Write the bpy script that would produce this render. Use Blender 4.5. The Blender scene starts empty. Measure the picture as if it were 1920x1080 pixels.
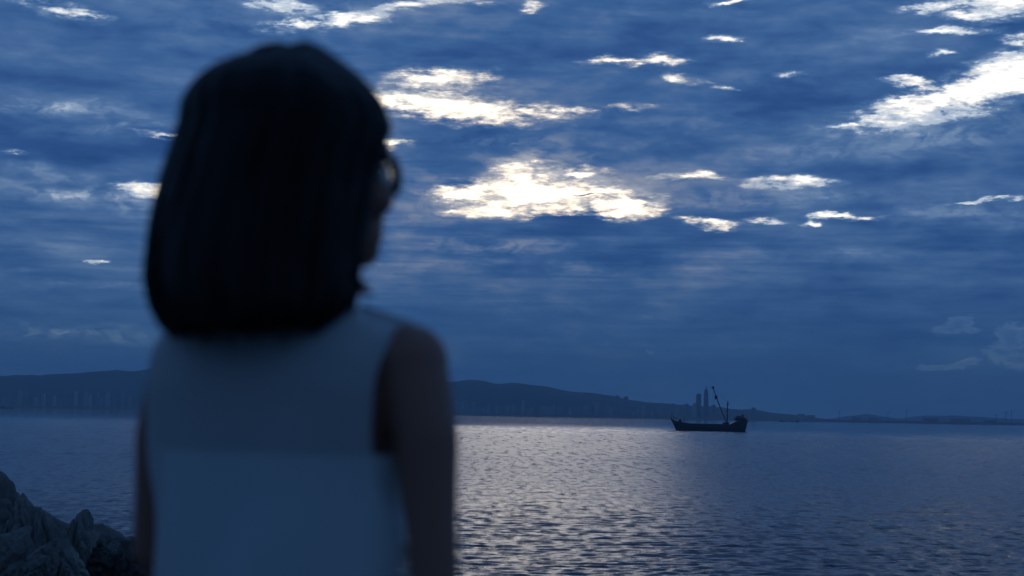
import bpy, bmesh, math, random
import numpy as np
from mathutils import Vector, Matrix, noise
R = math.radians
random.seed(7); rng = np.random.default_rng(7)
SC = bpy.context.scene
COL = SC.collection

# ------------------------------------------------------------------ camera
EYE = 9.1                      # metres above the sea
F = 3200.0                     # focal length in pixels of the 1920 px wide photograph
PITCH, ROLL = R(4.23), R(1.0)
cam = bpy.data.cameras.new('camera'); cam_o = bpy.data.objects.new('camera', cam); COL.objects.link(cam_o)
CR = Matrix.Rotation(R(90) + PITCH, 4, 'X') @ Matrix.Rotation(ROLL, 4, 'Z')
cam_o.matrix_world = Matrix.Translation((0, 0, EYE)) @ CR
cam.sensor_width = 36; cam.lens = 36 * F / 1920
cam.clip_start = 0.1; cam.clip_end = 40000
cam.dof.use_dof = True; cam.dof.focus_distance = 1100; cam.dof.aperture_fstop = 3.9
SC.camera = cam_o

def ray(px, py):
    v = CR.to_3x3() @ Vector(((px - 960) / F, (540 - py) / F, -1.0))
    return v.normalized()
def at(px, py, Y):             # the point at depth Y on the line of sight through a pixel
    d = ray(px, py); return Vector((d.x / d.y * Y, Y, EYE + d.z / d.y * Y))
def azel(px, py):
    d = ray(px, py); return math.degrees(math.atan2(d.x, d.y)), math.degrees(math.asin(d.z))

# ------------------------------------------------------------------ world, sun, exposure
SUN_AZ, SUN_EL = azel(1010, 352)
W = bpy.data.worlds.new('World'); SC.world = W; W.use_nodes = True
class NG:                      # a few shorthands for building node graphs
    def __init__(s, tree): s.t = tree; s.n = tree.nodes; s.l = tree.links
    def put(s, sock, v):
        if hasattr(v, 'is_output') or isinstance(v, bpy.types.NodeSocket): s.l.new(v, sock)
        elif v is not None: sock.default_value = v
    def m(s, op, a, b=None, c=None, clamp=False):
        n = s.n.new('ShaderNodeMath'); n.operation = op; n.use_clamp = clamp
        for i, v in enumerate((a, b, c)):
            if v is not None: s.put(n.inputs[i], v)
        return n.outputs[0]
    def add(s, a, b): return s.m('ADD', a, b)
    def sub(s, a, b): return s.m('SUBTRACT', a, b)
    def mul(s, a, b): return s.m('MULTIPLY', a, b)
    def smooth(s, x, lo, hi, a=0.0, b=1.0):
        n = s.n.new('ShaderNodeMapRange'); n.interpolation_type = 'SMOOTHSTEP'
        s.put(n.inputs[0], x)
        for i, v in enumerate((lo, hi, a, b)): n.inputs[i + 1].default_value = v
        return n.outputs[0]
    def xyz(s, x, y, z):
        n = s.n.new('ShaderNodeCombineXYZ')
        for i, v in enumerate((x, y, z)): s.put(n.inputs[i], v)
        return n.outputs[0]
    def noise(s, vec, scale, detail=6, rough=.55, dist=0.0):
        n = s.n.new('ShaderNodeTexNoise'); s.put(n.inputs['Vector'], vec)
        n.inputs['Scale'].default_value = scale; n.inputs['Detail'].default_value = detail
        n.inputs['Roughness'].default_value = rough; n.inputs['Distortion'].default_value = dist
        return n.outputs[0]
    def mix(s, f, a, b, mode='MIX'):
        n = s.n.new('ShaderNodeMix'); n.data_type = 'RGBA'; n.blend_type = mode
        s.put(n.inputs[0], f); s.put(n.inputs[6], a); s.put(n.inputs[7], b)
        return n.outputs[2]
    def ramp(s, x, stops):
        n = s.n.new('ShaderNodeValToRGB'); s.put(n.inputs[0], x); e = n.color_ramp.elements
        while len(e) < len(stops): e.new(0.5)
        for q, (p, c) in zip(e, stops): q.position = p; q.color = (*c, 1)
        return n.outputs[0]

g = NG(W.node_tree); g.n.clear()
tc = g.n.new('ShaderNodeTexCoord'); sep = g.n.new('ShaderNodeSeparateXYZ'); g.l.new(tc.outputs['Generated'], sep.inputs[0])
dx, dy, dz = sep.outputs
AZ = g.mul(g.m('ARCTAN2', dx, dy), 180 / math.pi)
EL = g.mul(g.m('ABSOLUTE', g.m('ARCSINE', g.m('MINIMUM', g.m('MAXIMUM', dz, -1.0), 1.0))), 180 / math.pi)
zz = g.add(g.m('ABSOLUTE', dz), 0.075)
Q = g.xyz(g.m('DIVIDE', dx, zz), g.m('DIVIDE', dy, zz), 0.0)          # coordinates on the flat cloud layer
UV = g.xyz(AZ, EL, 0.0)
# one shared warp gives the cloud breaks their ragged, streaky outlines
wx = g.noise(g.xyz(g.mul(AZ, .55), g.mul(EL, 1.6), 3.3), 1.0, 5, .6)
wy = g.noise(g.xyz(g.mul(AZ, .55), g.mul(EL, 1.6), 9.1), 1.0, 5, .6)
UVW = g.xyz(g.add(AZ, g.mul(g.sub(wx, .5), 3.0)), g.add(EL, g.mul(g.sub(wy, .5), .85)), 0.0)

def blobs(lst, coord):
    acc = None
    for px, py, rx, ry, amp, rot in lst:
        a, e = azel(px, py)
        mp = g.n.new('ShaderNodeMapping'); mp.vector_type = 'TEXTURE'
        g.l.new(coord, mp.inputs[0])
        mp.inputs[1].default_value = (a, e, 0); mp.inputs[2].default_value = (0, 0, R(rot))
        mp.inputs[3].default_value = (2 * rx / 55.85, 2 * ry / 55.85, 1)
        gr = g.n.new('ShaderNodeTexGradient'); gr.gradient_type = 'SPHERICAL'; g.l.new(mp.outputs[0], gr.inputs[0])
        v = g.mul(gr.outputs[1], amp)
        acc = v if acc is None else g.m('SMOOTH_MAX', acc, v, .08)
    return acc
GAPS = [  # breaks in the cloud deck: centre, half sizes (pixels of the photograph), amount, tilt
 (1005,366,138,28,1.12,0),(985,330,48,26,1.0,0),(1092,324,44,9,.95,0),(1140,362,75,10,1.0,-2),(1168,390,50,17,1.1,0),(862,364,62,11,1.0,-2),(925,398,78,10,1.05,0),
 (826,150,84,16,.95,0),(850,202,138,22,1.02,-4),(985,206,90,11,.75,-4),(735,192,60,14,1.0,-10),(742,271,26,7,.85,0),
 (1850,165,180,26,1.1,14),(1905,140,84,34,1.2,10),(1735,180,70,9,.95,10),(1700,156,40,7,.85,-12),(1590,232,60,6,.62,6),
 (1875,8,80,16,1.0,-5),(1790,58,70,7,.8,0),(1830,30,60,8,.8,-8),(1755,12,60,10,.6,0),(1905,75,30,9,.7,0),(1752,100,22,7,.6,0),
 (300,352,60,13,1.1,-4),(315,258,45,8,.95,0),(18,283,42,5,.9,-3),
 (1485,341,62,10,.9,0),(1320,417,48,8,1.0,-6),(1420,415,20,5,.8,0),(1508,417,16,4,.7,0),(1572,405,45,6,1.0,0),(1300,331,62,5,.7,0),(1820,377,70,4,.6,2),(1900,374,50,4,.6,2),
 (1350,72,30,9,.8,0),(1170,113,60,7,.75,2),(1240,112,40,9,.75,0),(1278,146,30,9,.75,-15),(1355,162,24,6,.75,-10),(1490,138,20,6,.6,0),
 (110,18,70,12,.7,-8),(560,45,60,9,.72,8),(650,38,70,12,.85,8),(540,12,60,14,.7,0),(780,10,60,8,.65,8),(985,13,22,7,.65,0),
 (170,492,14,4,.7,0),(1075,206,30,6,.7,0),(1165,200,34,5,.6,-4),(850,3,60,5,.6,0),(1360,3,24,5,.7,0)]
WISP = [  # pale veils and the small heaped clouds over the horizon
 (115,203,110,14,.8,2),(250,238,150,8,.6,6),(80,322,80,9,.55,-5),(170,368,150,14,.7,-3),(130,627,190,12,.75,0),(150,535,110,6,.45,0),(30,510,60,6,.4,0),
 (960,268,120,13,.55,0),(1010,290,110,10,.5,0),(930,462,130,13,.55,0),(1050,500,300,16,.3,0),(1750,255,230,26,.6,6),(1800,215,180,14,.7,8),(1450,372,200,13,.55,0),(1830,400,170,22,.5,0),
 (1640,480,220,12,.3,0),(1330,235,260,30,.22,0),(600,20,190,34,.45,10),(1220,340,80,30,.35,0),(760,360,70,60,.35,0),(1480,150,110,34,.22,0)]
PUFF = [(1795,608,26,13,1.0,12),(1780,617,34,8,.9,0),(1818,618,24,8,.8,0),(1900,634,26,24,1.0,0),(1878,662,28,20,.9,0),(1910,676,30,16,.9,0),(1760,688,40,7,.8,2),(1815,682,28,9,.8,6),(1215,657,16,9,.5,0),(1022,664,22,6,.5,0),(1300,662,20,5,.35,0)]
DARK = [ (175,290,190,34,1.0,4),(215,320,120,26,.8,-6),(1010,120,260,30,.45,-3),(1430,398,150,9,.6,0),(1530,366,200,11,.55,0),(860,262,130,12,.4,-3),(1500,190,150,26,.4,0),
 (1660,548,170,17,.5,0),(1080,408,90,9,.7,0),(1090,372,44,4,.7,0),(840,345,56,12,.6,0),(1620,330,180,20,.3,0),(1000,430,240,9,.4,0),(1650,610,260,34,.35,0)]
G0 = blobs(GAPS, UVW)
WS = blobs(WISP, UVW); DK = blobs(DARK, UVW)
PF = blobs(PUFF, g.xyz(g.add(AZ, g.mul(g.sub(wx, .5), .9)), g.add(EL, g.mul(g.sub(wy, .5), .45)), 0.0))
# beyond the picture the cloud deck goes on, with breaks of the same kind
far_n = g.noise(g.xyz(g.mul(g.m('DIVIDE', dx, zz), .8), g.m('DIVIDE', dy, zz), 5.0), 1.1, 4, .5)
outside = g.smooth(g.m('MAXIMUM', g.sub(g.m('ABSOLUTE', AZ), 17.5), g.sub(EL, 14.5)), 0, 5)
G1 = g.mul(g.smooth(far_n, .60, .80), outside)
Gs = g.m('MAXIMUM', G0, G1)
veil = g.noise(g.xyz(g.mul(AZ, .9), g.mul(EL, 3.4), 6.2), 1.4, 6, .62, .3)
edge = g.noise(g.xyz(g.mul(AZ, 1.0), g.mul(EL, 3.6), 1.7), 1.15, 7, .62)
fine = g.noise(g.xyz(g.mul(AZ, 1.0), g.mul(EL, 2.6), 4.1), 4.0, 5, .6)
Gn = g.add(Gs, g.mul(g.add(g.mul(g.sub(edge, .5), 1.25), g.mul(g.sub(fine, .5), .40)), g.smooth(Gs, .05, .45, .0, 1.0)))
Gn = g.sub(Gn, g.mul(g.smooth(DK, .30, .6), .35))
bright = g.mul(g.smooth(Gn, .36, 1.12), g.smooth(veil, .30, .62, .22, 1.0))
halo = g.smooth(Gn, .08, .60)
# the cloud deck itself
n_big = g.noise(Q, .55, 5, .55, .4)
n_mid = g.noise(g.xyz(g.mul(AZ, .42), g.mul(EL, 1.45), 0.4), 1.0, 5, .52, .25)
n_soft = g.noise(g.xyz(g.mul(AZ, .14), g.mul(EL, .55), 2.4), 1.0, 4, .5, .2)
n_str = g.noise(g.xyz(g.mul(AZ, .16), g.mul(EL, 3.2), 7.7), 1.0, 5, .6)
lowsky = g.smooth(EL, 1.0, 6.5)
contrast = g.smooth(EL, .8, 6.5, .22, .92)
tex = g.add(g.add(g.add(g.mul(g.sub(n_big, .5), .50), g.mul(g.sub(n_mid, .5), 1.0)), g.mul(g.mul(g.sub(n_str, .5), .75), g.smooth(EL, 9, 5, .25, 1.0))), g.mul(g.sub(n_soft, .5), 1.0))
puff = g.noise(UVW, 1.6, 5, .6)
s = g.add(g.add(.43, g.mul(tex, contrast)), g.add(g.mul(halo, .60), g.mul(g.mul(WS, g.smooth(puff, .25, .65)), .62)))
pf = g.add(PF, g.mul(g.sub(fine, .5), .8))
s = g.add(s, g.mul(g.mul(g.smooth(pf, .34, .56), g.smooth(pf, 1.0, .5, .45, 1.0)), .24))
s = g.sub(s, g.mul(DK, .30))
base = g.ramp(s, [(0.0, (.017, .062, .205)), (.22, (.028, .087, .256)), (.42, (.049, .128, .312)), (.60, (.085, .175, .365)), (.78, (.17, .27, .45)), (1.0, (.50, .60, .74))])
low_tint = g.mix(lowsky, (.80, .92, .90, 1), (1, 1, 1, 1))
base = g.mix(1.0, base, low_tint, 'MULTIPLY')
# warmth round the hidden sun
sd = Vector((math.sin(R(SUN_AZ)) * math.cos(R(SUN_EL)), math.cos(R(SUN_AZ)) * math.cos(R(SUN_EL)), math.sin(R(SUN_EL))))
dot = g.n.new('ShaderNodeVectorMath'); dot.operation = 'DOT_PRODUCT'; g.l.new(tc.outputs['Generated'], dot.inputs[0]); dot.inputs[1].default_value = sd
cosang = dot.outputs['Value']
warm = g.mul(g.smooth(cosang, .986, .9995), g.smooth(s, .40, .95))
base = g.mix(g.mul(warm, .55), base, (.33, .31, .34, 1))
back = g.smooth(cosang, -.6, .93, .51, 1.0)                            # the deck is darkest on the side away from the sun
base = g.mix(1.0, base, g.xyz(g.mul(back, g.smooth(cosang, .2, .95, .84, 1.0)), back, g.mul(back, g.smooth(cosang, .2, .95, 1.06, 1.0))), 'MULTIPLY')
sky = g.n.new('ShaderNodeTexSky'); sky.sky_type = 'NISHITA'; sky.sun_disc = False
sky.sun_elevation = R(SUN_EL); sky.sun_rotation = R(SUN_AZ); sky.air_density = 1.0; sky.dust_density = 2.0
clear = g.mix(1.0, sky.outputs[0], (.12, .12, .12, 1), 'MULTIPLY')
clear = g.mix(.8, clear, (2.0, 1.88, 1.62, 1))
near = g.smooth(cosang, .90, .9995, .75, 1.35)
clear = g.mix(1.0, clear, g.xyz(near, near, near), 'MULTIPLY')
final = g.mix(bright, base, clear)
bg = g.n.new('ShaderNodeBackground'); g.l.new(final, bg.inputs[0]); bg.inputs[1].default_value = 1.06
wo = g.n.new('ShaderNodeOutputWorld'); g.l.new(bg.outputs[0], wo.inputs[0])
W.cycles.sampling_method = 'MANUAL'; W.cycles.sample_map_resolution = 1024

sun = bpy.data.lights.new('sun', 'SUN'); sun.energy = .03; sun.angle = R(10); sun.color = (1.0, .90, .76)
sun_o = bpy.data.objects.new('sun', sun); COL.objects.link(sun_o)
sun_o.rotation_euler = (-sd).to_track_quat('-Z', 'Y').to_euler(); sun_o.location = (0, 0, 60)
SC.view_settings.view_transform = 'Standard'; SC.view_settings.look = 'None'
SC.view_settings.exposure = 0; SC.view_settings.gamma = 1; SC.view_settings.use_curve_mapping = False
SC.render.engine = 'CYCLES'; SC.cycles.use_denoising = True
SC.cycles.max_bounces = 8; SC.cycles.volume_bounces = 1; SC.cycles.transparent_max_bounces = 16

# ------------------------------------------------------------------ helpers
def tag(o, label=None, cat=None, group=None, kind=None):
    for k, v in (('label', label), ('category', cat), ('group', group), ('kind', kind)):
        if v: o[k] = v
    return o
def link(name, mesh, mat=None, parent=None, smooth=True):
    o = bpy.data.objects.new(name, mesh); COL.objects.link(o)
    if mat is not None and not mesh.materials: mesh.materials.append(mat)
    if smooth: mesh.polygons.foreach_set('use_smooth', [True] * len(mesh.polygons))
    if parent is not None: o.parent = parent
    return o
def mesh_of(name, verts, faces):
    m = bpy.data.meshes.new(name); m.from_pydata([tuple(v) for v in verts], [], faces); m.update(); return m
def grid_mesh(name, P):        # P: rows x cols x 3 array
    r, c = P.shape[:2]
    i = np.arange(r * c).reshape(r, c)
    f = np.stack([i[:-1, :-1], i[:-1, 1:], i[1:, 1:], i[1:, :-1]], -1).reshape(-1, 4)
    m = bpy.data.meshes.new(name); m.vertices.add(r * c); m.vertices.foreach_set('co', P.reshape(-1).astype(np.float32))
    m.loops.add(f.size); m.polygons.add(len(f)); m.loops.foreach_set('vertex_index', f.reshape(-1).astype(np.int32))
    m.polygons.foreach_set('loop_start', (np.arange(len(f)) * 4).astype(np.int32)); m.update(calc_edges=True); m.validate(); return m
def empty(name, loc=(0, 0, 0)):
    o = bpy.data.objects.new(name, None); COL.objects.link(o); o.location = loc; return o
def mat(name):
    m = bpy.data.materials.new(name); m.use_nodes = True; k = NG(m.node_tree); b = k.n['Principled BSDF']; return m, k, b
def simple(name, c, rough=.6, var=.25, scale=5.0, bump=0.0, metal=0.0, bscale=None):
    m, k, b = mat(name); t = k.n.new('ShaderNodeTexCoord')
    n = k.noise(t.outputs['Object'], scale, 5, .6)
    k.l.new(k.mix(n, (*[x * (1 - var) for x in c], 1), (*[min(1, x * (1 + var)) for x in c], 1)), b.inputs['Base Color'])
    b.inputs['Roughness'].default_value = rough; b.inputs['Metallic'].default_value = metal
    if bump:
        bp = k.n.new('ShaderNodeBump'); bp.inputs['Strength'].default_value = bump; bp.inputs['Distance'].default_value = .02
        k.l.new(k.noise(t.outputs['Object'], bscale or scale * 6, 6, .6), bp.inputs['Height']); k.l.new(bp.outputs[0], b.inputs['Normal'])
    return m
class MB:                      # collects boxes, tubes and prisms into ONE mesh
    def __init__(s): s.v = []; s.f = []
    def _add(s, vs, fs): o = len(s.v); s.v += [Vector(v) for v in vs]; s.f += [[i + o for i in f] for f in fs]; return s
    def box(s, c, d, rz=0.0, taper=1.0):
        cx, cy, cz = c; a, b, h = d[0] / 2, d[1] / 2, d[2] / 2; vs = []
        for z, t in ((-h, 1), (h, taper)):
            for x, y in ((-a, -b), (a, -b), (a, b), (-a, b)):
                x *= t; y *= t
                vs.append((cx + x * math.cos(rz) - y * math.sin(rz), cy + x * math.sin(rz) + y * math.cos(rz), cz + z))
        return s._add(vs, [[3, 2, 1, 0], [4, 5, 6, 7], [0, 1, 5, 4], [1, 2, 6, 5], [2, 3, 7, 6], [3, 0, 4, 7]])
    def tube(s, pts, rad, n=8):
        pts = [Vector(p) for p in pts]; k = len(pts)
        rad = rad if isinstance(rad, (list, tuple)) else [rad] * k
        vs = []; fs = []
        for i, p in enumerate(pts):
            t = (pts[min(i + 1, k - 1)] - pts[max(i - 1, 0)]).normalized()
            a = t.orthogonal().normalized() if i == 0 else (a - t * a.dot(t)).normalized()
            b = t.cross(a)
            for j in range(n):
                w = 2 * math.pi * j / n; vs.append(p + (a * math.cos(w) + b * math.sin(w)) * rad[i])
        for i in range(k - 1):
            for j in range(n):
                j2 = (j + 1) % n; fs.append([i * n + j, i * n + j2, (i + 1) * n + j2, (i + 1) * n + j])
        fs += [list(range(n))[::-1], [(k - 1) * n + j for j in range(n)]]
        return s._add(vs, fs)
    def rings(s, rings, cap=True):   # rings: lists of points, all the same length
        n = len(rings[0]); vs = [p for r in rings for p in r]; fs = []
        for i in range(len(rings) - 1):
            for j in range(n):
                j2 = (j + 1) % n; fs.append([i * n + j, i * n + j2, (i + 1) * n + j2, (i + 1) * n + j])
        if cap: fs += [list(range(n))[::-1], [(len(rings) - 1) * n + j for j in range(n)]]
        return s._add(vs, fs)
    def ell(s, c, r, rot=None, nu=20, nv=12):
        rg = []
        for i in range(1, nv):
            t = math.pi * i / nv; z = -math.cos(t); q = math.sin(t)
            ring = []
            for j in range(nu):
                w = 2 * math.pi * j / nu; p = Vector((r[0] * q * math.cos(w), r[1] * q * math.sin(w), r[2] * z))
                if rot is not None: p = rot @ p
                ring.append(p + Vector(c))
            rg.append(ring)
        return s.rings(rg)
    def build(s, name, m=None, parent=None, smooth=False):
        return link(name, mesh_of(name, s.v, s.f), m, parent, smooth)

# ------------------------------------------------------------------ setting: sea
def make_sea():
    # rows closer together near the rocks, columns denser in the middle of the bay
    ys = [45.0]
    while ys[-1] < 8600: ys.append(ys[-1] + max(.40 if ys[-1] < 78 else .2, ys[-1] * ys[-1] * 1.5e-5) if ys[-1] < 1500 else ys[-1] * 1.06)
    ys = np.array(ys)
    tn = np.concatenate([-np.geomspace(6, .42, 16), np.linspace(-.40, .40, 560), np.geomspace(.42, 6, 16)])
    Y = np.repeat(ys[:, None], len(tn), 1); X = tn[None, :] * np.maximum(ys, 60)[:, None]
    Z = np.zeros_like(X)
    dyr = np.gradient(ys)[:, None]; dxr = (np.gradient(tn)[None, :] * np.maximum(ys, 60)[:, None])
    r2 = np.random.default_rng(3)
    for i in range(70):
        lam = 0.6 * (4.2 / .6) ** r2.random(); k = 2 * math.pi / lam
        th = r2.normal(-.15, .36); kx, ky = k * math.sin(th), k * math.cos(th)
        amp = .0042 * lam ** .95 * (0.6 + .8 * r2.random())
        if lam > 2.4: amp *= .55
        w = np.clip((lam / np.maximum(dyr * abs(math.cos(th)) + dxr * abs(math.sin(th)), .01) - 2.2) / 2.5, 0, 1)
        ph = kx * X + ky * Y + r2.random() * 6.28 + .8 * np.sin(X * .021 + Y * .013 + i) + .5 * np.sin(X * .07 - Y * .043 + 2 * i)
        Z += w * amp * (np.sin(ph) + .22 * np.cos(2 * ph))
    return grid_mesh('sea', np.stack([X, Y, Z], -1))
m_sea, k, b = mat('sea_water')
t = k.n.new('ShaderNodeTexCoord'); sp = k.n.new('ShaderNodeSeparateXYZ'); k.l.new(t.outputs['Object'], sp.inputs[0])
b.inputs['Base Color'].default_value = (.006, .02, .045, 1); b.inputs['IOR'].default_value = 1.33
mp = k.n.new('ShaderNodeMapping'); k.l.new(t.outputs['Object'], mp.inputs[0]); mp.inputs[3].default_value = (.7, 1.0, 1)
gust = k.noise(t.outputs['Object'], .006, 4, .6)
rough = k.mul(k.smooth(sp.outputs[1], 60, 500, .14, .18), k.smooth(sp.outputs[1], 450, 1900, 1.0, .38))
k.l.new(k.m('MULTIPLY', rough, k.smooth(gust, .3, .7, .8, 1.2)), b.inputs['Roughness'])
rip = k.add(k.noise(mp.outputs[0], 2.6, 6, .62, .3), k.mul(k.noise(mp.outputs[0], .5, 3, .5), 1.3))
bp = k.n.new('ShaderNodeBump'); bp.inputs['Strength'].default_value = 1.0; bp.inputs['Distance'].default_value = .10; k.l.new(k.smooth(sp.outputs[1], 250, 1200, 1.0, .12), bp.inputs['Strength'])
k.l.new(rip, bp.inputs['Height'])
# wave groups that lie too far out to be built: patches of water leaning a little towards or away from the shore
def swell(lx, ly, z):
    m_ = k.n.new('ShaderNodeMapping'); k.l.new(t.outputs['Object'], m_.inputs[0]); m_.inputs[3].default_value = (1 / lx, 1 / ly, 1); m_.inputs[1].default_value = (0, 0, z)
    return k.sub(k.noise(m_.outputs[0], 1.0, 2.5, .6), .5)
def band(a0, a1, b0, b1): return k.mul(k.smooth(sp.outputs[1], a0, a1), k.smooth(sp.outputs[1], b0, b1, 1.0, 0.0))
lean = None
for lx, ly, z, bnd in ((1.0, 5, 0, (40, 110, 300, 480)), (1.8, 18, 4, (190, 330, 600, 950)), (3.6, 75, 9, (420, 700, 700, 1500))):
    w_ = k.mul(swell(lx, ly, z), band(*bnd)); lean = w_ if lean is None else k.add(lean, w_)
lean = k.mul(lean, 1.1)
vm = k.n.new('ShaderNodeVectorMath'); k.l.new(bp.outputs[0], vm.inputs[0]); k.l.new(k.xyz(k.mul(lean, .12), lean, 0.0), vm.inputs[1])
vn = k.n.new('ShaderNodeVectorMath'); vn.operation = 'NORMALIZE'; k.l.new(vm.outputs[0], vn.inputs[0]); k.l.new(vn.outputs[0], b.inputs['Normal'])
tag(link('sea', make_sea(), m_sea), kind='structure')

# ------------------------------------------------------------------ setting: headland under the person, rocks
def fb(x, y, z=0.0, o=5): return noise.fractal(Vector((x, y, z)), 0.8, 2.1, o)
def sst(a, b_, x): q = min(1, max(0, (x - a) / (b_ - a))); return q * q * (3 - 2 * q)
GZ = EYE - 1.2
def ground_h(x, y):
    plateau = 1 - sst(3.0, 13, max(abs(x) * .75 if x > 0 else abs(x) * .28, y * 1.0 if y > 0 else -y * .04))
    ridge = (1 - sst(34, 52, y)) * (1 - sst(-8.2, -2.5, x)) * (1 - sst(40, 90, -x))   # the point running out on the left
    z = -3 + (GZ + 3) * plateau
    z = max(z, -3 + (6.55 + 3) * ridge)
    bumpy = .55 * fb(x * .33, y * .33, 2.0) + .22 * fb(x * 1.1, y * 1.1, 5.0) * 1.2
    flat = 1 - sst(1.2, 4.5, math.hypot(x, y - 1.2))
    return z + bumpy * (1 - flat) * (0.9 if z > -2.5 else .3)
gx = np.concatenate([np.linspace(-120, -22, 20)[:-1], np.linspace(-22, 12, 120), np.linspace(12, 120, 22)[1:]])
gy = np.concatenate([np.linspace(-160, -8, 16)[:-1], np.linspace(-8, 58, 190)])
GP = np.array([[(x, y, max(-3.2, ground_h(x, y))) for x in gx] for y in gy])
def rock_material(name, c):
    m, k, b = mat(name); t = k.n.new('ShaderNodeTexCoord')
    n1 = k.noise(t.outputs['Object'], 1.3, 8, .65); n2 = k.noise(t.outputs['Object'], 7, 6, .7)
    cc = k.ramp(k.add(k.mul(n1, .7), k.mul(n2, .4)), [(.3, tuple(v * .45 for v in c)), (.55, c), (.75, tuple(v * 1.5 for v in c))])
    k.l.new(cc, b.inputs['Base Color']); b.inputs['Roughness'].default_value = .85
    bp = k.n.new('ShaderNodeBump'); bp.inputs['Strength'].default_value = .9; bp.inputs['Distance'].default_value = .06
    k.l.new(k.add(n2, k.mul(n1, 1.2)), bp.inputs['Height']); k.l.new(bp.outputs[0], b.inputs['Normal'])
    return m
m_rock = rock_material('granite', (.23, .215, .195)); m_ground = rock_material('dark_rock', (.12, .11, .10))
tag(link('headland', grid_mesh('headland', GP), m_ground), kind='structure')

def rock(label, px, py_top, Y, w, h, d, seed, lean=0.0, m=m_rock):
    top = at(px, py_top, Y); rr = random.Random(seed)
    bm = bmesh.new(); bmesh.ops.create_icosphere(bm, subdivisions=5, radius=1.0)
    planes = []
    for i in range(20):
        n = Vector((rr.gauss(0, 1), rr.gauss(0, 1), rr.gauss(0.1, .7))).normalized(); planes.append((n, rr.uniform(.50, .80)))
    for v in bm.verts:
        p = v.co.copy()
        for n, dd in planes:
            q = p.dot(n)
            if q > dd: p -= n * (q - dd) * 1.0
        s3 = Vector((seed * 3.1, 0, 0))
        p += p.normalized() * (.05 * noise.fractal(p * 2.5 + s3, .7, 2.2, 7) - .16 * max(0, .18 - abs(noise.noise(p * 1.7 + s3))) / .18 - .05 * max(0, .2 - abs(noise.noise(p * 4.3 + s3))) / .2)
        v.co = p
    zmax = max(v.co.z for v in bm.verts); zmin = min(v.co.z for v in bm.verts)
    for v in bm.verts:
        f = (v.co.z - zmin) / (zmax - zmin)
        v.co = Vector((v.co.x * w / 2 + lean * (f - .5) * h, v.co.y * d / 2, (f - 1) * h))
    me = bpy.data.meshes.new('rock'); bm.to_mesh(me); bm.free()
    o = link('rock', me, m, None, False); o.location = top
    return tag(o, label, 'rock', 'rocks on the shore point')
rock('tall pale peaked boulder, highest of the rocks on the point', 10, 882, 30, 1.35, 2.2, 1.5, 11, -.12)
rock('narrow leaning slab wedged against the tall peaked boulder', 66, 922, 29.5, .95, 2.0, 1.1, 23, -.30)
rock('blocky upright rock between the leaning slab and the rounded knob', 104, 950, 29, .85, 1.7, 1.1, 31, -.20)
rock('rounded pale knob of rock at the seaward end of the pile', 143, 954, 30.5, .72, 1.4, 1.0, 47, .05)
rock('low cracked boulder in front of the tall peaked boulder', 16, 985, 27.5, 1.3, 1.4, 1.2, 59, 0)
rock('small pale angular stone below the blocky upright rock', 78, 1008, 26.8, .75, 1.0, .8, 61, .2)
rock('squat stone with a flat face below the rounded knob', 140, 1024, 27.2, .70, .9, .9, 73, -.1)
rock('flat dark ledge of rock stretching out beyond the rounded knob', 205, 1001, 31, 1.3, 1.0, 1.4, 83, 0, m_ground)
rock('low dark stone lying on the flat ledge edge towards the person', 262, 1006, 30.2, .8, .9, 1.0, 97, 0, m_ground)

# ------------------------------------------------------------------ setting: far shore and hills
def hill(name, prof, Yc, Yf, Yb, m, amp, seed):
    pts = [at(px, py, Yc) for px, py in prof]
    xs = [p.x for p in pts]; zs = [p.z for p in pts]
    X = np.arange(xs[0], xs[-1] + 1, 45.0); C = np.interp(X, xs, zs)
    T = np.linspace(0, 1, 15); P = []
    for i, x in enumerate(X):
        col = []
        for t in T:
            if t <= .6: u = t / .6; y = Yf + (Yc - Yf) * u; e = math.sin(u * math.pi / 2) ** 1.25
            else: u = (t - .6) / .4; y = Yc + (Yb - Yc) * u; e = 1 - u ** 1.4
            z = C[i] * e + amp * e * (1.15 - e) * fb(x * .0022 + seed, y * .0016) * 2 + 8 * e * fb(x * .007, y * .007, seed)
            col.append((x, y, max(z, -2.5) if 0 < t < 1 else -2.5))
        P.append(col)
    return tag(link(name, grid_mesh(name, np.array(P).transpose(1, 0, 2)), m), kind='structure')
m_hill = simple('wooded_slope', (.045, .06, .035), .95, .5, .01)
m_shore = simple('shore_earth', (.16, .085, .06), .9, .35, .02)
hill('hills', [(-1900, 765), (-1500, 745), (-1000, 728), (-700, 735), (-330, 722), (-200, 720), (-90, 716), (0, 711), (30, 704), (60, 703), (100, 706), (122, 702), (150, 703), (180, 699), (220, 697), (260, 698), (330, 690), (420, 694), (500, 688), (580, 697), (660, 701), (740, 706), (800, 712), (850, 716), (885, 713), (912, 717), (932, 722), (955, 718), (1000, 722), (1040, 728), (1072, 734), (1105, 736), (1142, 743), (1200, 755), (1260, 762), (1300, 763), (1350, 765), (1400, 769), (1440, 776), (1480, 781), (1510, 786), (1560, 792)], 9200, 7500, 11200, m_hill, 40, 1.7)
hill('low_headland', [(1570, 788), (1600, 780), (1625, 776), (1650, 781), (1690, 786), (1715, 784), (1735, 779), (1780, 779), (1830, 781), (1870, 784), (1930, 786), (2050, 784), (2200, 792)], 14000, 13000, 15500, m_hill, 3, 4.2)
X = np.arange(-12000, 12000, 75.0)
P = []
for t, (y, z) in enumerate([(7000, -2.5), (7040, 1.5), (7090, 9.0), (7200, 10.0), (7700, 9.0), (8300, 9.0), (11500, 4.0), (11600, -2.5)]):
    P.append([(x, y + 60 * fb(x * .004, 3.0), z + (1.6 * fb(x * .01, t) if 0 < t < 6 else 0)) for x in X])
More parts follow.
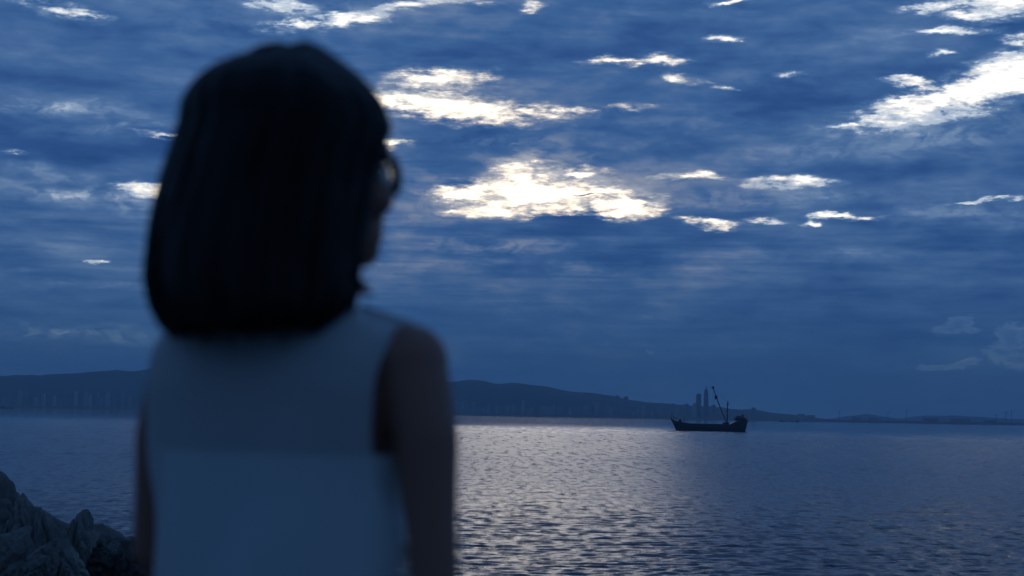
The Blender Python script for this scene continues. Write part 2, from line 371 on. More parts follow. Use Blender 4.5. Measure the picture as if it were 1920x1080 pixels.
tag(link('shore', grid_mesh('shore', np.array(P)), m_shore), kind='structure')

# ------------------------------------------------------------------ far buildings
m_conc, k, b = mat('pale_concrete_floors'); t = k.n.new('ShaderNodeTexCoord'); sp = k.n.new('ShaderNodeSeparateXYZ'); k.l.new(t.outputs['Object'], sp.inputs[0])
fl = k.m('FRACT', k.mul(sp.outputs[2], 1 / 3.3)); col_ = k.m('FRACT', k.mul(k.add(sp.outputs[0], 50.0), 1 / 4.2))
win = k.mul(k.m('GREATER_THAN', fl, .45), k.m('GREATER_THAN', col_, .4))
oi = k.n.new('ShaderNodeObjectInfo'); k.l.new(k.mix(win, k.mix(oi.outputs['Random'], (.34, .32, .30, 1), (.78, .76, .73, 1)), (.16, .17, .18, 1)), b.inputs['Base Color']); b.inputs['Roughness'].default_value = .7
m_glassy = simple('tinted_facade', (.10, .12, .14), .35, .3, .05); m_dk = simple('dark_window_band', (.03, .035, .04), .3, .2, .1)
def tower(px, pyt, Y, wpx, label, group, cat='building', m=m_conc, taper=1.0, name='apartment_tower', depth=22):
    p = at(px, pyt, Y); w = wpx * Y / F; base = 6.0; h = p.z - base
    root = empty(name, (p.x, Y, base)); tag(root, label, cat, group)
    MB().box((0, 0, h / 2), (w, depth, h), 0, taper).build('wall', m, root)
    MB().box((0, 0, h + 1.6), (w * .45 * taper, depth * .5, 3.2)).build('roof_block', m, root)
    return root
def wl(px): return at(px, 780 + (px - 960) * .0175, 7000)
GRP = 'apartment towers along the far shore'
rb = random.Random(5)
def row(x0, x1, n, h0, h1, where):
    for i in range(n):
        px = x0 + (x1 - x0) * (i + rb.uniform(.1, .9)) / n; base = 779 + (px - 960) * .0175
        q = rb.random(); w = rb.uniform(4, 8.5); size = 'short' if q < .33 else 'mid-height' if q < .7 else 'tall'
        tower(px, base - (h0 + (h1 - h0) * q), 7150 + rb.uniform(0, 330), w, f"{size} {'slim' if w < 6 else 'broad'} pale apartment tower {where}", GRP)
row(-60, 245, 26, 14, 31, 'at the foot of the highest ridge'); row(300, 840, 20, 12, 28, 'below the middle of the ridge')
row(850, 1150, 34, 12, 30, 'below the falling slope of the ridge'); row(1145, 1270, 14, 10, 22, 'between the end of the ridge and the skyscrapers')
tower(1158, 742, 7300, 7, 'stout tower rising just above the end of the ridge', None); tower(1174, 744, 7300, 8, 'broad tower beside the stout one at the end of the ridge', None)
tower(1310, 739, 7600, 9, 'flat-topped dark skyscraper left standing beside the pointed one behind the ship', None, 'skyscraper', m_glassy, .96, 'skyscraper', 26)
tw = tower(1324, 731, 7600, 10.5, 'tall pointed skyscraper behind the anchored cargo ship', None, 'skyscraper', m_glassy, .62, 'skyscraper', 30)
hh = at(1324, 731, 7600).z - 6; MB().box((0, 0, hh + 8), (7, 7, 16), 0, .25).build('spire', m_glassy, tw)
tower(1413, 765, 7500, 7, 'small lone block on the low end of the ridge beyond the ship', None)
for px, pt in ((1262, 757), (1288, 758), (1302, 757), (1338, 760)): tower(px, pt, 7250, rb.uniform(5, 9), 'low block at the foot of the two skyscrapers', 'low blocks near the skyscrapers', name='office_block')
for px, pt, wp in ((1502, 776, 12), (1520, 778, 14), (1606, 781, 16), (1640, 782, 20), (1745, 783, 26), (1800, 784, 34), (1856, 786, 20)):
    p = at(px, pt, 7300); w = wp * 7300 / F; root = empty('warehouse', (p.x, 7300, 6)); tag(root, 'long low warehouse shed on the flat harbour shore', 'building', 'harbour sheds')
    h = p.z - 6; MB().box((0, 0, h * .4), (w, 30, h * .8)).build('wall', m_conc, root)
    MB()._add([(-w/2-1, -16, h*.8), (w/2+1, -16, h*.8), (w/2+1, 16, h*.8), (-w/2-1, 16, h*.8), (-w/2-1, 0, h), (w/2+1, 0, h)], [[0,1,5,4],[2,3,4,5],[0,4,3],[1,2,5],[3,2,1,0]]).build('roof', m_dk, root)
m_steel = simple('grey_steel', (.12, .12, .13), .5, .2, .2)
for px, pt in ((1574, 768), (1665, 772), (1700, 768), (1868, 776), (1886, 771), (1897, 768)):
    p = at(px, pt, 7250); root = empty('harbour_crane', (p.x, 7250, 6)); tag(root, 'thin harbour crane mast with short jib on the flat far shore', 'crane', 'harbour cranes'); h = p.z - 6
    MB().tube([(0, 0, 0), (0, 0, h)], [1.3, .8], 6).build('mast', m_steel, root)
    MB().tube([(-5, 0, h * .86), (13, 0, h * .97)], .6, 5).build('jib', m_steel, root)
    MB().box((0, 0, h * .84), (3.4, 3, 3.2)).build('cab', m_steel, root)

# ------------------------------------------------------------------ cargo ship
m_hull = simple('black_hull', (.022, .022, .026), .45, .4, .3, .1); m_deck = simple('rusty_deck', (.10, .06, .045), .8, .4, .5); m_house = simple('grimy_white', (.22, .21, .20), .6, .3, .4)
YS = 1184.0; MPX = YS / F
s0 = at(1330, 807.5, YS)
def sx(px): return (px - 1330) * MPX
ship = empty('cargo_ship', (s0.x, YS, 0)); tag(ship, 'black coastal cargo ship with raised bow, mast and leaning derrick boom, lying at anchor', 'ship')
top = [(1256, 8.9), (1262, 7.2), (1270, 6.2), (1285, 5.3), (1300, 4.7), (1320, 4.1), (1340, 3.8), (1355, 3.9), (1366, 4.7), (1376, 6.4), (1386, 7.6), (1398, 8.0), (1401, 8.0)]
bot = {1256: 1268, 1262: 1268.6, 1401: 1396, 1398: 1394}
rings = []
for px, zt in top:
    f = (px - 1256) / 145
    beam = 5.2 * min(1, .06 + (f / .22) ** .7) if f < .22 else (5.2 * (1 - .25 * max(0, (f - .85) / .15)))
    xb = sx(bot.get(px, max(1269, min(1388, px))))
    xt = sx(px); ring = []
    for u, wd in ((1.0, 1.0), (.55, .97), (.25, .9), (0, .8), (-.3, .5)):
        z = zt * u if u > 0 else u * 4; xx = xb + (xt - xb) * max(0, u); ring.append((xx, -beam * wd, z))
    rings.append([Vector(p) for p in ring] + [Vector((p[0], -p[1], p[2])) for p in ring[::-1]])
hull = MB().rings(rings).build('hull', m_hull, ship)
MB().box((sx(1328), 0, 4.35), (26, 6.6, 1.1)).build('hatch_cover', m_deck, ship)
fo = MB()
for px, z in ((1259, 9.0), (1263, 7.6), (1268, 6.7), (1274, 6.1), (1281, 5.7), (1288, 5.3)):
    for sgn in (-1, 1): fo.tube([(sx(px), sgn * 1.8, z - .9), (sx(px), sgn * 1.8, z + 1.4)], .09, 5)
for sgn in (-1, 1): fo.tube([(sx(1259), sgn * 1.8, 10.3), (sx(1268), sgn * 1.8, 8.1), (sx(1288), sgn * 1.8, 6.7)], .08, 5)
fo.build('bow_rail', m_steel, ship)
MB().tube([(sx(1275), -1.2, 7.0), (sx(1275), 1.2, 7.0)], .9, 10).box((sx(1275), 0, 6.1), (2.4, 3, 1.2)).build('anchor_winch', m_hull, ship)
MB().tube([(sx(1283), 0, 5), (sx(1283), 0, 9.2)], [.25, .12], 6).build('bow_light_post', m_steel, ship)
dh = MB().box((sx(1387), 0, 8.4), (7.4, 8.2, 1.9)).build('deckhouse', m_hull, ship)
MB().box((sx(1386), 0, 10.0), (4.8, 6.2, 1.35)).build('wheelhouse', m_house, ship)
for i in range(5): MB().box((sx(1386) - 1.8 + i * .9, -3.13, 10.15), (.62, .08, .6)).build('window', m_dk, dh)
MB().tube([(sx(1392), 0, 9), (sx(1392.6), 0, 11.6)], [.8, .7], 10).build('funnel', m_hull, ship)
sr = MB()
for px in (1377, 1381, 1390, 1394, 1397, 1400):
    sr.tube([(sx(px), -3.6, 7.2), (sx(px), -3.6, 9.4 + .4 * (px % 3))], .09, 5)
sr.tube([(sx(1377), -3.6, 8.9), (sx(1400), -3.6, 9.3)], .07, 5); sr.build('stern_rail', m_steel, ship)
mast = MB().tube([(sx(1363), 0, 3.5), (sx(1363.3), 0, 14), (sx(1364), 0, 20.8)], [.5, .42, .22], 8).build('mast', m_hull, ship)
MB().box((sx(1364), 0, 18.0), (1.9, 1.9, .3)).box((sx(1364), 0, 19.2), (1.1, .4, .9)).build('crosstree', m_hull, mast)
MB().box((sx(1361), 0, 4.9), (4.2, 4.0, 2.2)).build('mast_house', m_hull, ship)
boom = MB().tube([(sx(1361.5), 0, 6), (sx(1348), 0, 18.0), (sx(1336), 0, 30)], [.32, .34, .24], 8).build('derrick_boom', m_hull, ship)
bl = MB(); 
for a in (-.5, .5): bl.tube([(sx(1350), a, 16.5), (sx(1340), a, 26)], .22, 5)
bl.box((sx(1342), 0, 23.2), (1.7, 1.4, 2.6), 0).build('boom_winch', m_hull, boom)
MB().box((sx(1336), 0, 30.0), (1.6, 1.2, 1.4)).build('boom_head', m_hull, boom)
rg = MB()
for p, q in (((1364, 20.3), (1336, 29.8)), ((1364, 20.3), (1395, 9)), ((1363.4, 18), (1290, 6)), ((1336, 29.6), (1338, 12))):
    rg.tube([(sx(p[0]), 0, p[1]), (sx(q[0]), 0, q[1])], .06, 4)
rg.build('rigging', m_steel, ship)

def boat(px, py, length, label, house):
    d = ray(px, py); tt = -EYE / d.z; c = Vector((0, 0, EYE)) + d * tt
    root = empty('work_boat', (c.x, c.y, 0)); tag(root, label, 'boat')
    L = length; rr = []
    for f, bm_, z in ((0, .75, 2.6), (.1, 1, 2.3), (.5, 1, 1.9), (.8, .8, 2.5), (.95, .35, 3.3), (1.0, .06, 3.7)):
        x = (f - .5) * L; w = L * .12 * bm_
        rr.append([Vector(p) for p in ((x, -w, z), (x, -w * .8, 0), (x, -w * .4, -1), (x, w * .4, -1), (x, w * .8, 0), (x, w, z))])
    MB().rings(rr).build('hull', m_hull, root)
    MB().box((house * L, 0, 3.7), (L * .26, L * .15, 3.4), 0, .9).build('wheelhouse', m_hull, root)
    MB().tube([(house * L, 0, 5), (house * L, 0, 9)], .15, 5).build('mast', m_hull, root)
boat(1468, 791.0, 24, 'small dark work boat under way far beyond the cargo ship', -.2)
boat(1489, 791.4, 34, 'longer dark barge following the small work boat off the far shore', .25)
boat(13, 766, 40, 'low dark boat lying off the shore below the high ridge', -.3)

# ------------------------------------------------------------------ the person
PX0 = 539; D0 = 2.0
base = at(PX0, 769, D0); FEET = Vector((base.x, D0, GZ))
person = empty('person', FEET); tag(person, 'person with black bob and glasses in a sheer white sleeveless blouse, seen from behind', 'person')
TY = Matrix.Rotation(-R(25), 3, 'Z'); HY = Matrix.Rotation(-R(50), 3, 'Z')
def ringt(z, rx, ry, cx=0, cy=0, n=28, p=2.3, rot=TY):
    out = []
    for j in range(n):
        w = 2 * math.pi * j / n; c, s_ = math.cos(w), math.sin(w)
        v = Vector((cx + rx * math.copysign(abs(c) ** (2 / p), c), cy + ry * math.copysign(abs(s_) ** (2 / p), s_), z)); out.append(rot @ v)
    return out
def voxel(mb, vox, smooth=6, fac=.5):
    o = mb.build('tmp'); 
    r = o.modifiers.new('r', 'REMESH'); r.mode = 'VOXEL'; r.voxel_size = vox
    s_ = o.modifiers.new('s', 'SMOOTH'); s_.factor = fac; s_.iterations = smooth
    dg = bpy.context.evaluated_depsgraph_get(); me = bpy.data.meshes.new_from_object(o.evaluated_get(dg))
    old = o.data; bpy.data.objects.remove(o); bpy.data.meshes.remove(old); return me
HC = TY @ Vector((0, .022, 0)) + Vector((.004, 0, 0))       # axis of the head in the person's frame
HP = R(10); HY2 = HY @ Matrix.Rotation(HP, 3, 'X')         # the head is turned further right than the body and lifted a little
def hd(x, y, z): return HC + HY2 @ Vector((x, y, z - 1.47)) + Vector((0, 0, 1.459))
def arm_joints(sg):
    if sg > 0: return [(.162, -.004, 1.256), (.190, -.012, 1.17), (.209, -.020, 1.01), (.230, .03, .90), (.234, .075, .795)]
    return [(-.146, .004, 1.255), (-.180, .010, 1.165), (-.198, .018, 1.03), (-.150, .105, .915), (-.112, .180, .85)]
def hand(mb, w, direction, side, rot):
    d = Vector(direction).normalized(); sd_ = Vector(side).normalized(); nn = d.cross(sd_)
    w = Vector(w)
    def Pt(a, b_, c): return rot @ (w + d * a + sd_ * b_ + nn * c)
    mb.rings([[Pt(a, hw * math.cos(q), th * math.sin(q)) for q in [2 * math.pi * j / 14 for j in range(14)]] for a, hw, th in ((-.01, .022, .017), (.02, .027, .015), (.05, .036, .014), (.08, .038, .012), (.09, .034, .010))])
    for off, ln, l0 in ((.030, .066, .082), (.0105, .075, .086), (-.0105, .070, .085), (-.0305, .055, .078)):
        mb.tube([Pt(l0 - .015, off, 0), Pt(l0 + ln * .35, off * 1.05, .006), Pt(l0 + ln * .7, off * 1.07, .018), Pt(l0 + ln, off * 1.05, .034)], [.0088, .0082, .0075, .006], 8)
    mb.tube([Pt(.012, .022, .004), Pt(.04, .046, .012), Pt(.068, .056, .024), Pt(.09, .056, .036)], [.012, .0105, .009, .007], 8)
B = MB()
TORSO = [(.78, .150, .105, 0), (.84, .162, .112, -.005), (.90, .158, .108, -.004), (.97, .132, .092, 0), (1.02, .122, .086, .002), (1.08, .128, .092, .004), (1.15, .140, .098, .006), (1.21, .150, .096, .004), (1.25, .150, .082, 0), (1.275, .138, .066, -.006), (1.30, .105, .056, -.010), (1.325, .074, .054, -.010), (1.345, .055, .054, -.006)]
B.rings([ringt(z, rx, ry, 0, cy) for z, rx, ry, cy in TORSO])
for sg in (-1, 1): B.ell(TY @ Vector((sg * .065, .085, 1.175)), (.052, .045, .05))
nk = []
for q, z in enumerate((1.30, 1.34, 1.38, 1.42, 1.45)):
    c = TY @ Vector((0, -.008 + q * .006, 0)); nk.append([c + v for v in ringt(z, .056 - .0015 * q, .058 - .001 * q, 0, 0, 24, 2)])
B.rings(nk)
for sg in (-1, 1):
    js = [TY @ Vector(p) for p in arm_joints(sg)]
    mids = [js[0], js[1], js[1].lerp(js[2], .55), js[2], js[2].lerp(js[3], .45), js[3], js[3].lerp(js[4], .6), js[4]]
    B.tube(mids, [.044, .037, .0295, .027, .030, .028, .024, .020], 16)
    B.ell(js[0], (.045, .045, .045))
    w = Vector(arm_joints(sg)[4]); e = Vector(arm_joints(sg)[3]); dr = (w - e).normalized()
    hand(B, w, (dr + Vector((0, .1, -.2))).normalized(), (-sg * .15, 1, .25) , TY) if sg > 0 else hand(B, w, (dr + Vector((0, .1, -.2))).normalized(), (.15, 1, .25), TY)
for sg in (-1, 1):
    B.rings([ringt(z, rx, ry, sg * cx, cy, 22, 2) for z, rx, ry, cx, cy in ((.06, .030, .036, .085, -.012), (.10, .030, .034, .085, -.012), (.20, .038, .042, .085, -.014), (.32, .047, .052, .085, -.016), (.44, .047, .050, .084, -.006), (.50, .052, .056, .083, 0), (.62, .066, .070, .081, 0), (.74, .078, .082, .078, 0), (.84, .080, .088, .074, 0))])
    B.ell(TY @ Vector((sg * .086, .045, .035)), (.04, .11, .033), TY)
# head: cranium, face, jaw, nose, lips, ears
def hell(c, r): B.ell(hd(*c), r, HY2)
hell((0, -.012, 1.515), (.074, .092, .088)); hell((0, .028, 1.478), (.066, .066, .088)); hell((0, .043, 1.42), (.054, .050, .048)); hell((0, .066, 1.394), (.025, .026, .022))
for sg in (-1, 1):
    hell((sg * .044, .062, 1.455), (.026, .028, .026)); hell((sg * .033, .082, 1.512), (.032, .014, .010)); hell((sg * .075, -.012, 1.475), (.008, .019, .030))
B.tube([hd(0, .090, 1.505), hd(0, .101, 1.480), hd(0, .113, 1.462), hd(0, .100, 1.450)], [.009, .010, .0125, .009], 10)
for sg in (-1, 1): hell((sg * .011, .098, 1.456), (.009, .010, .008))
hell((0, .093, 1.432), (.024, .010, .0065)); hell((0, .091, 1.421), (.021, .010, .0065))
m_skin, k, b = mat('skin'); t = k.n.new('ShaderNodeTexCoord')
k.l.new(k.mix(k.noise(t.outputs['Object'], 9, 4), (.34, .145, .095, 1), (.40, .175, .12, 1)), b.inputs['Base Color'])
b.inputs['Roughness'].default_value = .5; b.inputs['Subsurface Weight'].default_value = .12; b.inputs['Subsurface Radius'].default_value = (.012, .004, .002)
body = link('body', voxel(B, .0042, 5), m_skin, person)
m_eye, k, b = mat('eye_white'); t = k.n.new('ShaderNodeTexCoord'); b.inputs['Roughness'].default_value = .1
gr = k.n.new('ShaderNodeSeparateXYZ'); k.l.new(t.outputs['Object'], gr.inputs[0])
k.l.new(k.ramp(gr.outputs[1], [(.0, (.75, .73, .70)), (.0105, (.75, .73, .70)), (.0107, (.03, .015, .01)), (.02, (.03, .015, .01))]), b.inputs['Base Color'])
for sg in (-1, 1):
    e = MB().ell((0, 0, 0), (.0118, .0118, .0118), None, 24, 16).build('eye', m_eye, person, True); e.location = hd(sg * .032, .0785, 1.490); e.rotation_euler = (0, 0, -R(50))
m_hair, k, b = mat('black_hair'); t = k.n.new('ShaderNodeTexCoord')
k.l.new(k.mix(k.noise(t.outputs['Object'], 60, 3), (.005, .004, .004, 1), (.012, .009, .008, 1)), b.inputs['Base Color']); b.inputs['Roughness'].default_value = .5; b.inputs['Specular IOR Level'].default_value = .22
for sg in (-1, 1):
    MB().tube([hd(sg * .014, .094, 1.511), hd(sg * .03, .096, 1.517), hd(sg * .048, .084, 1.512)], [.0025, .0032, .0015], 6).build('eyebrow', m_hair, person, True)

# hair: a bob, built from its outline at each height, open at the face
def zz_of(py, y=0.0): return 1.2 + (769 - py) / F * (D0 + y)
def xx_of(px, y=0.0): return (px - 960) / F * (D0 + y) - (PX0 - 960) / F * D0
HR = [(98, 536, 570), (105, 514, 584), (116, 474, 602), (131, 428, 622), (150, 386, 646), (170, 357, 668), (200, 343, 694), (235, 331, 710), (270, 322, 706), (310, 311, 690), (350, 299, 684), (390, 288, 682), (430, 279, 676), (470, 273, 668), (510, 271, 664), (540, 275, 660), (565, 284, 656), (588, 298, 648), (606, 318, 628)]
HN = 72
def hair_ring(i):
    py, xl, xr = HR[i]; cy = HC.y - .070 * sst(6, 17, i); z = zz_of(py, cy)
    cx = (xx_of(xl, cy) + xx_of(xr, cy)) / 2; rx = (xx_of(xr, cy) - xx_of(xl, cy)) / 2
    if i > 6: rx -= .004; cx += .003
    ry = min(rx * 1.0, .112) if i < 10 else .108 - .0016 * (i - 10)
    return z, cx, cy, rx, ry
def hair_pt(i, phi, off=0.0):
    i0 = min(int(i), len(HR) - 2); f = i - i0; A = hair_ring(i0); C = hair_ring(i0 + 1)
    z, cx, cy, rx, ry = [a + (c - a) * f for a, c in zip(A, C)]
    return Vector((cx + (rx + off) * math.cos(phi), cy + (ry + off) * math.sin(phi), z))
PHF = R(40)
def half_open(z): return R(54) * sst(1.575, 1.50, z) if z < 1.575 else 0
def is_open(z, phi):
    dphi = (phi - PHF + math.pi) % (2 * math.pi) - math.pi
    return abs(dphi) < R(50) * sst(0, 1, (1.565 - z) / .045)
hv = []; hf = []
NR = 60
for a in range(NR):
    i = a * (len(HR) - 1) / (NR - 1)
    for j in range(HN):
        phi = 2 * math.pi * j / HN
        p = hair_pt(i, phi, -.007 + .009 * noise.noise(Vector((math.cos(phi) * 9, math.sin(phi) * 9, i * .16)))); 
        p.z += .034 * noise.noise(Vector((math.cos(phi) * 7, math.sin(phi) * 7, 1.0))) * sst(NR - 14, NR - 1, a)
        hv.append(p)
topc = len(hv); hv.append(hair_pt(0, 0) * .5 + hair_pt(0, math.pi) * .5 + Vector((0, 0, .003)))
for a in range(NR - 1):
    for j in range(HN):
        j2 = (j + 1) % HN; phi = 2 * math.pi * (j + .5) / HN
        z = (hv[a * HN + j].z + hv[(a + 1) * HN + j].z) / 2
        if not is_open(z, phi): hf.append([a * HN + j, a * HN + j2, (a + 1) * HN + j2, (a + 1) * HN + j])
for j in range(HN): hf.append([topc, (j + 1) % HN, j])
hair = link('hair', mesh_of('hair', hv, hf), m_hair, person)
so = hair.modifiers.new('thickness', 'SOLIDIFY'); so.thickness = .016; so.offset = -1
st = MB(); rh = random.Random(9)
for q in range(2100):
    phi = rh.uniform(0, 2 * math.pi); i1 = len(HR) - 1 + rh.gauss(.2, .8); i0 = rh.uniform(.2, 11); off = abs(rh.gauss(0, .0032)) if q % 12 else rh.uniform(.004, .014); dphi = rh.gauss(0, .10); pts = []
    for u in range(11):
        f = u / 10; i = i0 + (i1 - i0) * f
        ph = phi + dphi * f
        p = hair_pt(min(i, len(HR) - 1), ph, off + .002 * math.sin(f * 7 + q))
        if i > len(HR) - 1: p.z -= (i - len(HR) + 1) * .014
        if is_open(p.z, ph): break
        pts.append(p)
    if len(pts) > 3: st.tube(pts, [.0009] * (len(pts) - 1) + [.0003], 3)
locks = [[(535, 112), (548, 92), (566, 86), (592, 104), (622, 134), (650, 160)], [(560, 108), (575, 92), (596, 104), (630, 140), (655, 164)], [(398, 150), (425, 112), (462, 86), (500, 77), (535, 84), (560, 100)], [(410, 138), (440, 100), (478, 80), (515, 80), (548, 94)], [(502, 118), (512, 92), (535, 78), (565, 84), (598, 112)], [(520, 110), (535, 88), (556, 80), (580, 92), (612, 124)],
         [(505, 112), (520, 84), (548, 76), (578, 88)], [(385, 165), (402, 132), (430, 106), (455, 100)], [(640, 490), (652, 520), (668, 540), (690, 550)], [(646, 505), (656, 528), (672, 546), (684, 546)], [(655, 500), (662, 528), (655, 560), (640, 585)],
         [(285, 420), (278, 470), (276, 520), (290, 570), (300, 600)], [(300, 560), (306, 590), (322, 612), (330, 618)], [(380, 590), (384, 608), (396, 622)], [(470, 590), (476, 612), (466, 624)], [(560, 585), (572, 604), (566, 616)]]
for q in range(90):            # uneven ends below the cut
    ph = rh.uniform(0, 2 * math.pi); ln = rh.uniform(.004, .030) * rh.random() + .004; tw = rh.gauss(0, .08); p0 = hair_pt(16.2, ph, -.001); p1 = hair_pt(17.6, ph + tw * .5, -.002); p2 = hair_pt(18, ph + tw, -.004)
    if not is_open(p0.z, ph): st.tube([p0, p1, p2 + Vector((0, 0, -.004)), p2 + Vector((tw * .03, 0, -.006 - ln))], [.0016, .0024, .0020, .0005], 4)
for lk in locks:               # separate locks that stand off the bob
    big = lk[0][1] < 200
    for q in range(7 if big else 5):
        yy = HC.y + rh.uniform(-.03, .02) - (.13 if lk[0][1] > 300 and lk[0][0] < 600 and lk[0][0] > 320 else .05 if lk[0][1] > 300 else 0); jx, jy = rh.uniform(-5, 5), rh.uniform(-4, 4)
        st.tube([Vector((xx_of(a + jx * (.3 + n_ / 4), yy), yy, zz_of(b2 + jy * (.3 + n_ / 4), yy))) for n_, (a, b2) in enumerate(lk)], [.0016] + [.0024 if big else .0022] * (len(lk) - 2) + [.0008], 5)
for q in range(70):            # loose hair standing off the crown
    x0 = rh.uniform(-.115, -.03); y0 = rh.uniform(-.03, .04); z0 = 1.612 - .4 * abs(x0 + .02); x1 = x0 + rh.uniform(.05, .10); hgt = rh.uniform(.004, .03)
    z1 = 1.618 - max(0, x1 - .02) * .5
    pts = [Vector((x0 + (x1 - x0) * f, HC.y + y0 + rh.uniform(-.002, .002), (z0 - .02) * (1 - f) + (z1 - .01) * f + (hgt + .012) * math.sin(f * math.pi))) for f in [u / 9 for u in range(10)]]
    st.tube(pts, .0012, 3)
for q in range(40):            # the lock that flicks out over the collar
    y0 = HC.y - .05 + rh.uniform(-.02, .02); a0 = Vector((xx_of(648, y0), y0, zz_of(470, y0))); e = rh.uniform(.4, 1.0)
    pts = [a0 + Vector((.002 * q / 40 + .026 * e * f ** 2.2 + .002 * math.sin(5 * f), 0, -.048 * f + .012 * e * f ** 3 - rh.uniform(0, .002))) for f in [u / 8 for u in range(9)]]
    st.tube(pts, .0010, 3)
st.build('strands', m_hair, hair, True)

# glasses
m_frame = simple('dark_frame', (.02, .018, .018), .25, .2, 40)
m_lens, k, b = mat('lens'); b.inputs['Base Color'].default_value = (.42, .40, .36, 1); b.inputs['Roughness'].default_value = .02; b.inputs['Transmission Weight'].default_value = 1.0; b.inputs['IOR'].default_value = 1.03
gl = MB()
def lens_pt(sg, w, r=1.0):
    c, s_ = math.cos(w), math.sin(w)
    return (sg * .0345 + r * .0255 * math.copysign(abs(c) ** .85, c), .095 - .004 * abs(c) * (1 if c * sg > 0 else 0), 1.480 + r * .0225 * math.copysign(abs(s_) ** .85, s_))
for sg in (-1, 1):
    gl.tube([hd(*lens_pt(sg, 2 * math.pi * j / 28)) for j in range(29)], .0062, 8)
    gl.tube([hd(sg * .060, .097, 1.488), hd(sg * .070, .086, 1.488), hd(sg * .078, .03, 1.488), hd(sg * .079, -.02, 1.485), hd(sg * .074, -.045, 1.465)], .0026, 8)
gl.tube([hd(-.010, .102, 1.487), hd(0, .104, 1.490), hd(.010, .102, 1.487)], .0024, 8)
glasses = gl.build('glasses', m_frame, person, True)
for sg in (-1, 1):
    o_ = [hd(*lens_pt(sg, 2 * math.pi * j / 28, .98)) for j in range(28)]; off = HY2 @ Vector((0, .0016, 0))
    MB().rings([[p - off * .5 for p in o_], [p + off * .5 for p in o_]]).build('lens', m_lens, glasses)

# clothes
def cloth(name, c, sheer, var=.06):
    m, k, b = mat(name); t = k.n.new('ShaderNodeTexCoord')
    n = k.noise(t.outputs['Object'], 6, 5, .6)
    colr = k.mix(n, (*[x * (1 - var) for x in c], 1), (*c, 1)); k.l.new(colr, b.inputs['Base Color']); b.inputs['Roughness'].default_value = .85
    wv = k.noise(t.outputs['Object'], 420, 2); bp = k.n.new('ShaderNodeBump'); bp.inputs['Strength'].default_value = .2; bp.inputs['Distance'].default_value = .001
    k.l.new(wv, bp.inputs['Height']); k.l.new(bp.outputs[0], b.inputs['Normal'])
    if sheer:
        tl = k.n.new('ShaderNodeBsdfTranslucent'); k.l.new(colr, tl.inputs[0]); tr = k.n.new('ShaderNodeBsdfTransparent')
        a = k.n.new('ShaderNodeMixShader'); a.inputs[0].default_value = .25; k.l.new(b.outputs[0], a.inputs[1]); k.l.new(tl.outputs[0], a.inputs[2])
        c2 = k.n.new('ShaderNodeMixShader'); c2.inputs[0].default_value = sheer; k.l.new(a.outputs[0], c2.inputs[1]); k.l.new(tr.outputs[0], c2.inputs[2])
        k.l.new(c2.outputs[0], k.n['Material Output'].inputs['Surface'])
    return m
m_blouse = cloth('sheer_white_fabric', (.80, .83, .83), .26); m_cami = cloth('white_jersey', (.82, .86, .86), 0); m_trous = cloth('dark_denim', (.03, .035, .05), 0, .3); m_shoe = simple('dark_leather', (.04, .03, .025), .4, .2, 20)
# blouse: back and front panels meeting at the shoulder seams and, below the deep armholes, at the sides
ZT_N, HEM = 1.327, .80
def top_z(x): return ZT_N - .30 * max(0, abs(x) - .07) - 1.5 * max(0, abs(x) - .155) ** 1.0 * .5
def blouse_half(z):
    pts = [(.80, .180), (.90, .164), (1.00, .156), (1.055, .160), (1.09, .157), (1.13, .150), (1.19, .147), (1.25, .150), (1.30, .156), (1.34, .158)]
    return float(np.interp(z, [p[0] for p in pts], [p[1] for p in pts]))
def full_half(z): return float(np.interp(z, [.80, .90, 1.00, 1.055, 1.12, 1.20, 1.26, 1.34], [.180, .164, .156, .160, .164, .172, .182, .19]))
def depth(z, front):
    if front: return float(np.interp(z, [.80, 1.0, 1.10, 1.18, 1.24, 1.29, 1.335], [.145, .146, .158, .160, .126, .078, .012]))
    return float(np.interp(z, [.80, 1.0, 1.10, 1.18, 1.24, 1.28, 1.31, 1.335], [.140, .128, .118, .112, .104, .088, .060, .012]))
NS, NV = 61, 60
bv = []; bf = []
for front in (False, True):
    o0 = len(bv); keep = []
    for a in range(NV):
        v = a / (NV - 1)
        for j in range(NS):
            s_ = -1 + 2 * j / (NS - 1)
            zref = HEM + (ZT_N - HEM) * v
            x = s_ * blouse_half(zref)
            z = HEM + (top_z(x) - HEM) * v
            rel = min(1, abs(x) / full_half(zref)); dd = depth(zref, front) * (1 - rel ** 2.6) ** (1 / 2.2)
            fold = .008 * math.sin(x * 46 + 1.3 * math.sin(z * 9)) * sst(1.22, .95, z) + .009 * noise.noise(Vector((x * 9, z * 5, 3.0 + front)))
            y = (dd + fold * min(1, dd / .05)) * (1 if front else -1) + .002
            bv.append(TY @ Vector((x + .012 * sst(1.16, 1.05, z), y, z)))   # the loose cloth hangs a little to the right
            nb = 1.283 + (abs(x) / .088) ** 2 * .05 if not front else 1.255 + (abs(x) / .088) ** 2 * .075
            keep.append(not (abs(x) < .088 and z > nb))
    for a in range(NV - 1):
        for j in range(NS - 1):
            q = [a * NS + j, a * NS + j + 1, (a + 1) * NS + j + 1, (a + 1) * NS + j]
            if all(keep[w] for w in q): bf.append([w + o0 for w in (q if not front else q[::-1])])
bm = bmesh.new(); me = mesh_of('blouse', bv, bf); bm.from_mesh(me)
bmesh.ops.remove_doubles(bm, verts=bm.verts, dist=.0015); bmesh.ops.delete(bm, geom=[v for v in bm.verts if not v.link_faces], context='VERTS')
rim = [e for e in bm.edges if e.is_boundary]; bm.to_mesh(me)
rimpts = [(e.verts[0].co.copy(), e.verts[1].co.copy()) for e in rim]; bm.free()
blouse = link('blouse', me, m_blouse, person)
adj = {}
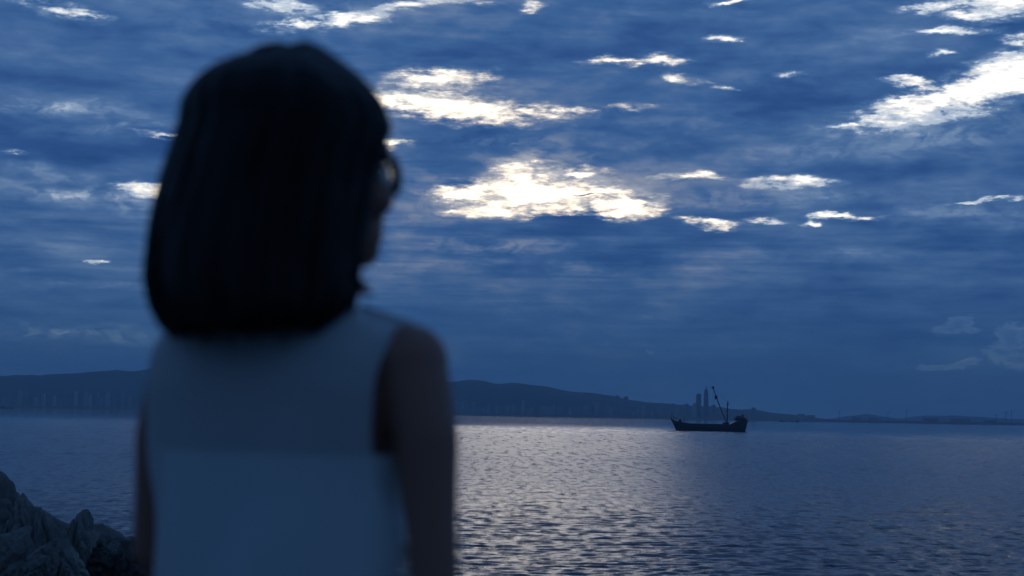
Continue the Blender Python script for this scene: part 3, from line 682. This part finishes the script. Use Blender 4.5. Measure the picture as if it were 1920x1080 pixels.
for p, q in rimpts:
    kp, kq = tuple(round(c, 5) for c in p), tuple(round(c, 5) for c in q); adj.setdefault(kp, []).append(kq); adj.setdefault(kq, []).append(kp)
todo = set(adj)
while todo:                    # one rolled hem for each opening
    st0 = todo.pop(); loop = [st0]
    while True:
        nx = [w for w in adj[loop[-1]] if w in todo]
        if not nx: break
        todo.discard(nx[0]); loop.append(nx[0])
    if len(loop) > 8: MB().tube(loop + [loop[0]], .0021, 5).build('hem', m_blouse, blouse, True)
# camisole under it
CM = [(.86, .170, .122, -.004), (.97, .142, .104, 0), (1.02, .138, .098, .002), (1.08, .148, .104, .004), (1.13, .152, .110, .006), (1.152, .153, .111, .006)]
cm = MB().rings([ringt(z, rx, ry, 0, cy, 64) for z, rx, ry, cy in CM], False)
cam_ob = cm.build('camisole', m_cami, person, True)
T = MB(); T.rings([ringt(z, rx, ry, 0, cy) for z, rx, ry, cy in ((.74, .158, .112, 0), (.80, .162, .116, 0), (.86, .170, .120, -.005), (.92, .164, .115, -.004), (.985, .138, .098, 0))])
for sg in (-1, 1):
    T.rings([ringt(z, rx, ry, sg * cx, cy, 22, 2) for z, rx, ry, cx, cy in ((.075, .052, .06, .085, -.005), (.25, .055, .062, .085, -.008), (.46, .060, .066, .084, -.002), (.62, .076, .080, .081, 0), (.76, .086, .092, .076, 0), (.84, .086, .096, .072, 0))])
link('trousers', voxel(T, .007, 6), m_trous, person)
for sg in (-1, 1):
    S = MB(); rs = []
    for y, hw, ht in ((-.085, .026, .060), (-.06, .037, .075), (0, .040, .072), (.05, .043, .060), (.10, .046, .046), (.135, .038, .038), (.155, .018, .028)):
        rs.append([TY @ Vector((sg * .088 + hw * math.cos(w), y, .002 + ht * (.5 + .5 * math.sin(w)))) for w in [2 * math.pi * j / 18 for j in range(18)]])
    S.rings(rs).build('shoe', m_shoe, person, True)

# ------------------------------------------------------------------ haze over the bay
m_haze = bpy.data.materials.new('sea_haze'); m_haze.use_nodes = True; k = NG(m_haze.node_tree); k.n.remove(k.n['Principled BSDF'])
pv = k.n.new('ShaderNodeVolumePrincipled'); pv.inputs['Color'].default_value = (.66, .84, 1.0, 1); pv.inputs['Density'].default_value = 1.05e-4; pv.inputs['Anisotropy'].default_value = .0
k.l.new(pv.outputs[0], k.n['Material Output'].inputs['Volume'])
hz = MB().box((0, 8000, 198), (110000, 17000, 406)).build('haze', m_haze); tag(hz, 'pale evening haze over the bay', 'haze', kind='stuff')
